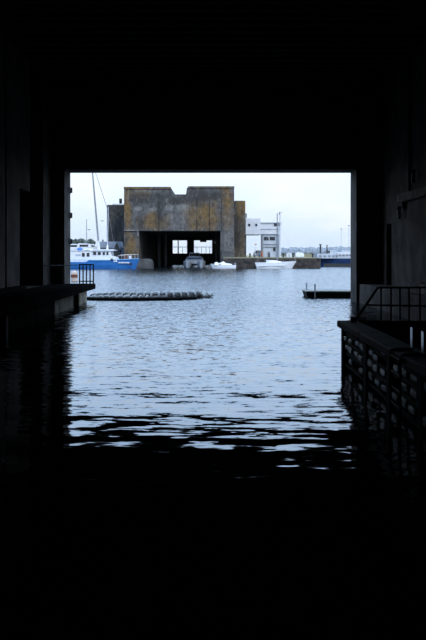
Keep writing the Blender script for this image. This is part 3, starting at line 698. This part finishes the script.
# navy ship at right
DS = 152.0
X5 = lambda x: PX(x, 150.0); Z5 = lambda y: PZ(y, 150.0)
sp_ = thing('barge', (X5(345), DS, 0), 'long navy blue barge with grey deckhouses and two dark funnels', 'ship')
hull(X5(314), X5(430), DS, 7.0, lambda t: Z5(258.4) + (0.15 if t > 0.85 else 0), zk=-0.5, rake=1.0, n=25, stern=0.95).build('hull', 'navy', sp_)
B(X5(322.5), X5(428), DS - 3.62, DS - 3.35, 0.0, Z5(263.4)).build('boot_topping', 'black', sp_)
B(X5(321), X5(425), DS - 3.3, DS - 3.15, Z5(258.4), Z5(257.4)).build('bulwark', 'palegrey', sp_)
d1 = B(X5(316.5), X5(336), DS - 2.4, DS + 2.4, Z5(258.4), Z5(253.6)).build('deckhouse', 'palegrey', sp_, bevel=0.05)
d2 = B(X5(337), X5(372), DS - 2.4, DS + 2.4, Z5(258.4), Z5(252.4)).build('deckhouse', 'offwhite', sp_, bevel=0.05)
for x in (338.5, 342, 345.5, 349): B(X5(x), X5(x + 2.2), DS - 2.46, DS - 2.3, Z5(256.2), Z5(254.2)).build('window', 'grey', d2)
for x in (319, 323.5, 328, 332): B(X5(x), X5(x + 2), DS - 2.46, DS - 2.3, Z5(257), Z5(255.3)).build('window', 'grey', d1)
for x, r, yt in ((321.9, 0.19, 244.6), (328.5, 0.13, 244.6)):
    MB().tube((X5(x), DS, Z5(253.7)), (X5(x), DS, Z5(yt)), r, r * 0.9, 10).build('funnel', 'black', sp_)
MB().tube((X5(321.9), DS, Z5(244.8)), (X5(321.9), DS, Z5(244.0)), 0.34, 0.38, 10).build('funnel_cap', 'grey', sp_)
MB().tube((X5(328.4), DS, Z5(251.2)), (X5(331.4), DS, Z5(251.8)), 0.22, None, 8).build('winch_drum', 'black', sp_)
MB().tube((X5(325.5), DS, Z5(253.7)), (X5(327.5), DS, Z5(250.3)), 0.1, None, 6).build('davit', 'grey', sp_)
for x in (339, 346, 353): MB().tube((X5(x), DS - 2.8, Z5(258)), (X5(x), DS - 2.8, Z5(255.2)), 0.05, None, 5).build('rail_post', 'offwhite', sp_)
MB().tube((X5(334), DS - 2.8, Z5(255.3)), (X5(365), DS - 2.8, Z5(255.3)), 0.06, None, 5).build('rail', 'grey', sp_)

# ------------------------------------------------------------------ white control building
DC2 = 142.0
X6 = lambda x: PX(x, DC2); Z6 = lambda y: PZ(y, DC2)
gz2 = gz + 0.14
cbn = thing('control_building', (X6(268), DC2 + 3, gz2), 'white two storey harbour building with a boxy wing raised on a column', 'building')
up = B(X6(245.6), X6(260.7), DC2, DC2 + 7, Z6(234.6), Z6(218.2)).build('raised_wing', 'offwhite', cbn, bevel=0.04)
for a in (248.2, 255.2): B(X6(a), X6(a + 2.1), DC2 - 0.06, DC2 + 0.1, Z6(226.2), Z6(223.8)).build('window', 'glass', up)
B(X6(261.6), X6(263.0), DC2 + 0.2, DC2 + 0.7, gz2, Z6(234.6)).build('column', 'grey', cbn)
B(X6(246.3), X6(247.4), DC2 + 5, DC2 + 5.3, gz2, Z6(234.6)).build('column', 'grey', cbn)
u2 = B(X6(260.7), X6(281.2), DC2 + 0.15, DC2 + 7, Z6(234.2), Z6(223.0)).build('upper_storey', 'offwhite', cbn, bevel=0.04)
B(X6(260.5), X6(281.8), DC2 - 0.05, DC2 + 7.2, Z6(223.1), Z6(222.3)).build('roof', 'palegrey', cbn)
B(X6(261), X6(281.2), DC2 + 0.0, DC2 + 0.2, Z6(229), Z6(228.6)).build('band', 'palegrey', u2)
for a, c in ((274.0, 277.2), (278.9, 281.0)): B(X6(a), X6(c), DC2 + 0.05, DC2 + 0.3, Z6(226.0), Z6(223.2)).build('window', 'glass', u2)
lo = B(X6(263.2), X6(280.6), DC2 + 0.5, DC2 + 7, gz2, Z6(234.2)).build('lower_storey', 'palegrey', cbn, bevel=0.04)
for a, c, y0, y1 in ((264.2, 268.7, 236.8, 240.2), (269.8, 275.2, 236.8, 240.2), (273.3, 275.7, 247.4, 251.2)):
    wn = B(X6(a), X6(c), DC2 + 0.42, DC2 + 0.6, Z6(y1), Z6(y0)).build('window', 'glass', lo)
B(X6(267.8), X6(270.0), DC2 + 0.42, DC2 + 0.6, gz2, Z6(251.5)).build('doorway', 'grey', lo)
for y in (244.3, 247.0): B(X6(263.2), X6(280.6), DC2 + 0.35, DC2 + 0.6, Z6(y + 0.35), Z6(y - 0.35)).build('band', 'grey', lo)
B(X6(278.9), X6(280.9), DC2 + 0.1, DC2 + 0.55, gz2, Z6(234.2)).build('corner_pillar', 'white', cbn)
lm = thing('light_mast', (X6(279.8), DC2 - 0.6, gz2), 'slim white lattice light mast in front of the white building', 'mast')
MB().tube((X6(279.8), DC2 - 0.6, gz2), (X6(279.8), DC2 - 0.6, Z6(212.3)), 0.17, 0.11, 8).build('pole', 'offwhite', lm)
MB().tube((X6(278.6), DC2 - 0.6, Z6(212.6)), (X6(281.4), DC2 - 0.6, Z6(212.6)), 0.07, None, 6).build('cross_arm', 'grey', lm)
B(X6(278.6), X6(279.4), DC2 - 0.8, DC2 - 0.4, Z6(214.6), Z6(212.8)).build('lamp_head', 'grey', lm)

# ------------------------------------------------------------------ small things on the stone quay
# white panel van beyond the sailing yacht's stern
va = thing('van', (X6(257.5), 146, gz2), 'small white van parked under the raised wing of the building', 'van')
VX0, VX1 = PX(253.2, 146), PX(260.6, 146); VZ = lambda y: PZ(y, 146)
MB().prism_y([(VX0, gz2 + 0.2), (VX1, gz2 + 0.2), (VX1, gz2 + 1.3), (VX1 - 0.08, gz2 + 1.42), (VX0 + 0.5, gz2 + 1.42), (VX0 + 0.22, gz2 + 0.85), (VX0, gz2 + 0.75)], 145.4, 147.0).build('body', 'white', va, bevel=0.03)
for x in (VX0 + 0.32, VX1 - 0.32): MB().tube((x, 145.35, gz2 + 0.2), (x, 145.6, gz2 + 0.2), 0.2, None, 14).build('wheel', 'black', va)
MB().prism_y([(VX0 + 0.34, gz2 + 0.88), (VX0 + 0.8, gz2 + 0.88), (VX0 + 0.8, gz2 + 1.28), (VX0 + 0.56, gz2 + 1.28)], 145.37, 145.5).build('side_window', 'glass', va)
def bollard(x, y0, d, label):
    X = PX(x, d); t_ = thing('quay_bollard', (X, d, gz2), label, 'bollard', 'dark bollards on the stone quay')
    MB().lathe((X, d, gz2), [(0.22, 0), (0.15, 0.12), (0.13, 0.55)], 12).build('shaft', 'black', t_)
    MB().lathe((X, d, gz2), [(0.14, 0.52), (0.22, 0.6), (0.22, 0.72), (0.12, 0.8)], 12).build('head', 'black', t_)
bollard(250.0, 253, 138, 'black quay bollard between the bunker wing and the white van')
bollard(269.2, 252, 138, 'black quay bollard before the doorway of the white building')
bollard(283.4, 252, 138, 'black quay bollard between the light mast and the white kiosk')
bollard(293.0, 252, 138, 'black quay bollard between the white kiosk and the rounded tank')
bollard(312.6, 253, 134, 'black quay bollard alone near the rounded quay end')
ob = thing('safety_post', (PX(262.2, 140), 140, gz2), 'orange warning post beside the column of the white building', 'post')
MB().tube((PX(262.0, 140), 140, gz2), (PX(262.0, 140), 140, PZ(251.6, 140)), 0.14, None, 10).build('post', 'orange', ob)
MB().tube((PX(262.0, 140), 140, gz2), (PX(262.0, 140), 140, gz2 + 0.08), 0.25, None, 10).build('foot', 'black', ob)
sg = thing('signal_mast', (PX(255.6, 139), 139, gz2), 'thin signal post with red and white lamps near the white van', 'post')
MB().tube((PX(255.6, 139), 139, gz2), (PX(255.6, 139), 139, PZ(244, 139)), 0.045, None, 6).build('pole', 'offwhite', sg)
for y, mm in ((244.3, 'orange'), (247.5, 'white')):
    B(PX(254.6, 139), PX(256.8, 139), 138.9, 139.1, PZ(y + 0.4, 139), PZ(y - 0.4, 139)).build('lamp_arm', mm, sg)
ki = thing('kiosk', (PX(289, 141), 141, gz2), 'small white flat roofed kiosk on the stone quay', 'kiosk')
kb_ = B(PX(287.0, 140), PX(291.8, 140), 140, 142, gz2, PZ(252.9, 140)).build('body', 'white', ki, bevel=0.03)
B(PX(286.8, 140), PX(292, 140), 139.9, 142.1, PZ(252.9, 140), PZ(252.3, 140)).build('roof', 'palegrey', ki)
B(PX(288.4, 140), PX(290.2, 140), 139.96, 140.05, gz2, PZ(254.2, 140)).build('door', 'palegrey', kb_)
tk = thing('storage_tank', (PX(299.6, 138.5), 138.5, gz2), 'bright white tank with a rounded top on the stone quay', 'tank')
tx0, tx1 = PX(295.6, 138), PX(303.9, 138); tzt = PZ(252.3, 138)
pts = [(tx0, gz2 + 0.1), (tx1, gz2 + 0.1)]
for a in range(0, 181, 20):
    pts.append(((tx0 + tx1) / 2 + (tx1 - tx0) / 2 * math.cos(math.radians(a)), gz2 + 0.55 + (tzt - gz2 - 0.55) * math.sin(math.radians(a))))
MB().prism_y(pts, 137.6, 139.4).build('shell', 'white', tk)
for x in (tx0 + 0.2, tx1 - 0.4): B(x, x + 0.2, 137.7, 139.3, gz2, gz2 + 0.11).build('skid', 'grey', tk)

# lamp posts on the far shore
for x, y, lab in ((341.2, 229, 'tall thin lamp post behind the barge, the lower of two'), (348.9, 225.5, 'tall thin lamp post behind the barge, the higher of two')):
    d = 532; X = PX(x, d); t_ = thing('lamp_post', (X, d, 3.0), lab, 'lamp post', 'lamp posts behind the barge')
    MB().tube((X, d, 3.0), (X, d, PZ(y, d)), 0.16, 0.12, 6).build('pole', 'grey', t_)
    B(X - 0.5, X + 0.5, d - 0.3, d + 0.3, PZ(y + 0.5, d), PZ(y - 0.5, d)).build('lamp_head', 'grey', t_)

# ------------------------------------------------------------------ slate sheds left of the lock
sd = thing('shed', (PX(112, 138.6), 139.8, gz), 'slate blue shed with a dark gabled porch against the bunker wing', 'shed')
SX = lambda x: PX(x, 139.0); SZ = lambda y: PZ(y, 139.0)
B(SX(97.8), SX(123.6), 139.2, 141.6, gz, SZ(247.6)).build('body', 'slate', sd)
MB().prism_y([(SX(97.3), SZ(247.8)), (SX(123.8), SZ(247.8)), (SX(122.5), SZ(241.6)), (SX(99.5), SZ(241.6))], 139.0, 141.8).build('roof', 'slatelight', sd)
pc = MB().prism_y([(SX(113.6), gz), (SX(120.4), gz), (SX(120.4), SZ(248.6)), (SX(117.2), SZ(242.2)), (SX(113.6), SZ(248.6))], 138.6, 139.4).build('porch', 'black', sd)
MB().path([(SX(120.9), 138.55, SZ(249.4)), (SX(117.2), 138.55, SZ(241.8)), (SX(113.2), 138.55, SZ(249.0))], 0.08, 6).build('gable_trim', 'slatelight', pc)
B(SX(101.5), SX(102.8), 139.6, 140.1, SZ(242), SZ(239.6)).build('chimney', 'slate', sd)

# ------------------------------------------------------------------ marina behind the blue boat
def yacht(xc, d, L, label, mast=None):
    X = PX(xc, d); K = 1.25; t_ = thing('motor_yacht', (X, d, gz), label, 'boat', 'white boats laid up behind the blue boat')
    hull(X + L / 2, X - L / 2, d, L * 0.28, lambda t: gz + 1.75 * K + 0.5 * t * t, zk=gz + 0.45, rake=L * 0.1, n=13).build('hull', 'white', t_)
    for s in (-0.25, 0.2):
        B(X + s * L - 0.25, X + s * L + 0.25, d - L * 0.1, d + L * 0.1, gz, gz + 0.9).build('cradle', 'bluetarp', t_)
    cb_ = MB().prism_y([(X - L * 0.34, gz + 1.6 * K), (X + L * 0.22, gz + 1.6 * K), (X + L * 0.10, gz + 2.6 * K), (X - L * 0.30, gz + 2.7 * K)], d - L * 0.1, d + L * 0.1).build('cabin', 'white', t_)
    B(X - L * 0.26, X + L * 0.08, d - L * 0.105, d - L * 0.09, gz + 2.0 * K, gz + 2.4 * K).build('window', 'glass', cb_)
    if mast: MB().tube((X, d, gz + 2.6 * K), (X, d, PZ(mast, d)), 0.10, 0.07, 6).build('mast', 'grey', t_)
yacht(75.5, 172, 6.5, 'white cabin boat laid up ashore under the dull green trees')
yacht(86.6, 166, 6.0, 'white laid-up boat with one thin bare mast', 219)
yacht(93.5, 178, 5.0, 'white laid-up boat behind the foot of the leaning mast')

def blob_tree(name, X, d, z0, h, wd, mk, label, group, cat='tree', seed=0, nleaf=260, leaf=0.35):
    rnd = random.Random(seed); t_ = thing(name, (X, d, z0), label, cat, group)
    MB().tube((X, d, z0), (X, d, z0 + h * 0.5), 0.07 * h * 0.4, 0.03 * h * 0.4, 7).build('trunk', 'bark', t_)
    m_ = MB()
    lob = [(rnd.uniform(-0.33, 0.33) * wd, rnd.uniform(-0.25, 0.25) * wd, rnd.uniform(0.42, 0.78) * h, rnd.uniform(0.16, 0.27) * min(wd, h)) for _ in range(8)]
    for i in range(nleaf):
        c = rnd.choice(lob); v = Vector((rnd.gauss(0, 1), rnd.gauss(0, 1), rnd.gauss(0, 1))).normalized() * c[3] * rnd.uniform(0.75, 1.08)
        p = Vector((X + c[0], d + c[1], z0 + c[2])) + v
        a = Vector((rnd.gauss(0, 1), rnd.gauss(0, 1), rnd.gauss(0, 1))).normalized(); b_ = a.orthogonal().normalized(); s = leaf * rnd.uniform(0.6, 1.2)
        m_.poly([p + a * s, p + b_ * s, p - a * s, p - b_ * s + a.cross(b_) * s * 0.5], [(0, 1, 2), (0, 2, 3)])
    cn = m_.build('crown', mk, t_)
    return t_
for i, (x, d, top, wpx, lab) in enumerate(((75.5, 205, 236.8, 9, 'dull green tree behind the laid-up white cabin boat'), (84.0, 212, 236.2, 10, 'dull green tree behind the thin-masted laid-up boat'), (90.5, 202, 235.4, 9, 'dull green tree beside the leaning mast'), (69, 208, 235.5, 9, 'dull green tree hard by the opening jamb'))):
    blob_tree('tree', PX(x, d), d, gz, PZ(top, d) - gz, wpx * d / F, 'tree', lab, 'trees behind the marina', seed=i, leaf=0.5)
# hazy trees on the far shore: one wood, too far to part tree from tree
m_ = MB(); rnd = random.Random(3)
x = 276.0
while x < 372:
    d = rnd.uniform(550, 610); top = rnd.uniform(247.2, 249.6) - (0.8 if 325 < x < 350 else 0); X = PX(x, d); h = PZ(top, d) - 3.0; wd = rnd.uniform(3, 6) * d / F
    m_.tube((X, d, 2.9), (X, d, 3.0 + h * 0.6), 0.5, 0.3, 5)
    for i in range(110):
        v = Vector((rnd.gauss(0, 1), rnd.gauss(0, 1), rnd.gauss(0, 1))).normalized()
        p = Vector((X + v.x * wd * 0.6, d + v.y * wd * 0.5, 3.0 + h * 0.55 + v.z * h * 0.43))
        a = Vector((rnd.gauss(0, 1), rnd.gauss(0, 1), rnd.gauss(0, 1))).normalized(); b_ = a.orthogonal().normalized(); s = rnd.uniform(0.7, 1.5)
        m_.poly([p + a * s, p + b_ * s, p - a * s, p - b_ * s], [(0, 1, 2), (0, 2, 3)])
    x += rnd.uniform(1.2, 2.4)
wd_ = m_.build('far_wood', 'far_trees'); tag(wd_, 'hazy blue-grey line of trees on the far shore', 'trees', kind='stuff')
# pale sheds in front of that wood
for (x0_, x1_, y0_, lab) in ((331, 338, 250.6, 'long pale far shed before the hazy wood, beside the barge funnels'), (343, 350, 250.0, 'pale far shed before the hazy wood, under the lamp posts')):
    d = 522; t_ = thing('far_shed', (PX((x0_ + x1_) / 2, d), d, 3.0), lab, 'shed', 'far sheds')
    B(PX(x0_, d), PX(x1_, d), d, d + 6, 3.0, PZ(y0_ + 0.7, d)).build('wall', 'offwhite', t_)
    MB().prism_y([(PX(x0_ - 0.2, d), PZ(y0_ + 0.7, d)), (PX(x1_ + 0.2, d), PZ(y0_ + 0.7, d)), (PX((x0_ + x1_) / 2, d), PZ(y0_ - 0.3, d))], d - 0.5, d + 6.5).build('roof', 'palegrey', t_)

# gulls in flight
def gull(x, y, d, lab, rz):
    c = P(x, y, d); t_ = thing('gull', c, lab, 'bird', 'gulls in flight')
    prof = [(-0.26, 0.02), (-0.18, 0.05), (-0.02, 0.085), (0.12, 0.07), (0.2, 0.05), (0.27, 0.012)]
    m_ = MB(); m_.loft([[(c.x + px, c.y + r * math.cos(a), c.z + r * math.sin(a)) for a in [i * math.pi / 4 for i in range(8)]] for px, r in prof]); m_.build('body', 'bird', t_, smooth=True)
    for s in (-1, 1):
        rg = []
        for f, up_, ch in ((0, 0.03, 0.16), (0.25, 0.14, 0.15), (0.5, 0.12, 0.10), (0.68, 0.04, 0.02)):
            yy = c.y + s * f * 0.6; xx = c.x + s * f * 0.75
            rg.append([(xx - ch, yy, c.z + up_), (xx + ch, yy, c.z + up_), (xx + ch, yy, c.z + up_ + 0.03), (xx - ch, yy, c.z + up_ + 0.03)])
        MB().loft(rg).build('wing', 'bird', t_)
gull(102.3, 221.2, 200, 'small dark gull in the sky beside the stay wire', 0)
gull(89.0, 230.0, 200, 'small dark gull low in the sky above the trees', 0)

# ------------------------------------------------------------------ thin sea haze over the far shore
hm = bpy.data.materials.new('sea_haze'); hm.use_nodes = True
ht = hm.node_tree; ht.nodes.remove(ht.nodes['Principled BSDF'])
vs = ht.nodes.new('ShaderNodeVolumeScatter'); vs.inputs['Color'].default_value = (0.97, 0.985, 1, 1); vs.inputs['Density'].default_value = 0.0016; vs.inputs['Anisotropy'].default_value = 0.2
ht.links.new(vs.outputs[0], ht.nodes['Material Output'].inputs['Volume'])
hz = MB().box(-350, 450, 230, 515, 3.2, 15).build('haze', hm); tag(hz, 'thin pale sea haze in front of the far shore trees', 'haze', kind='stuff')
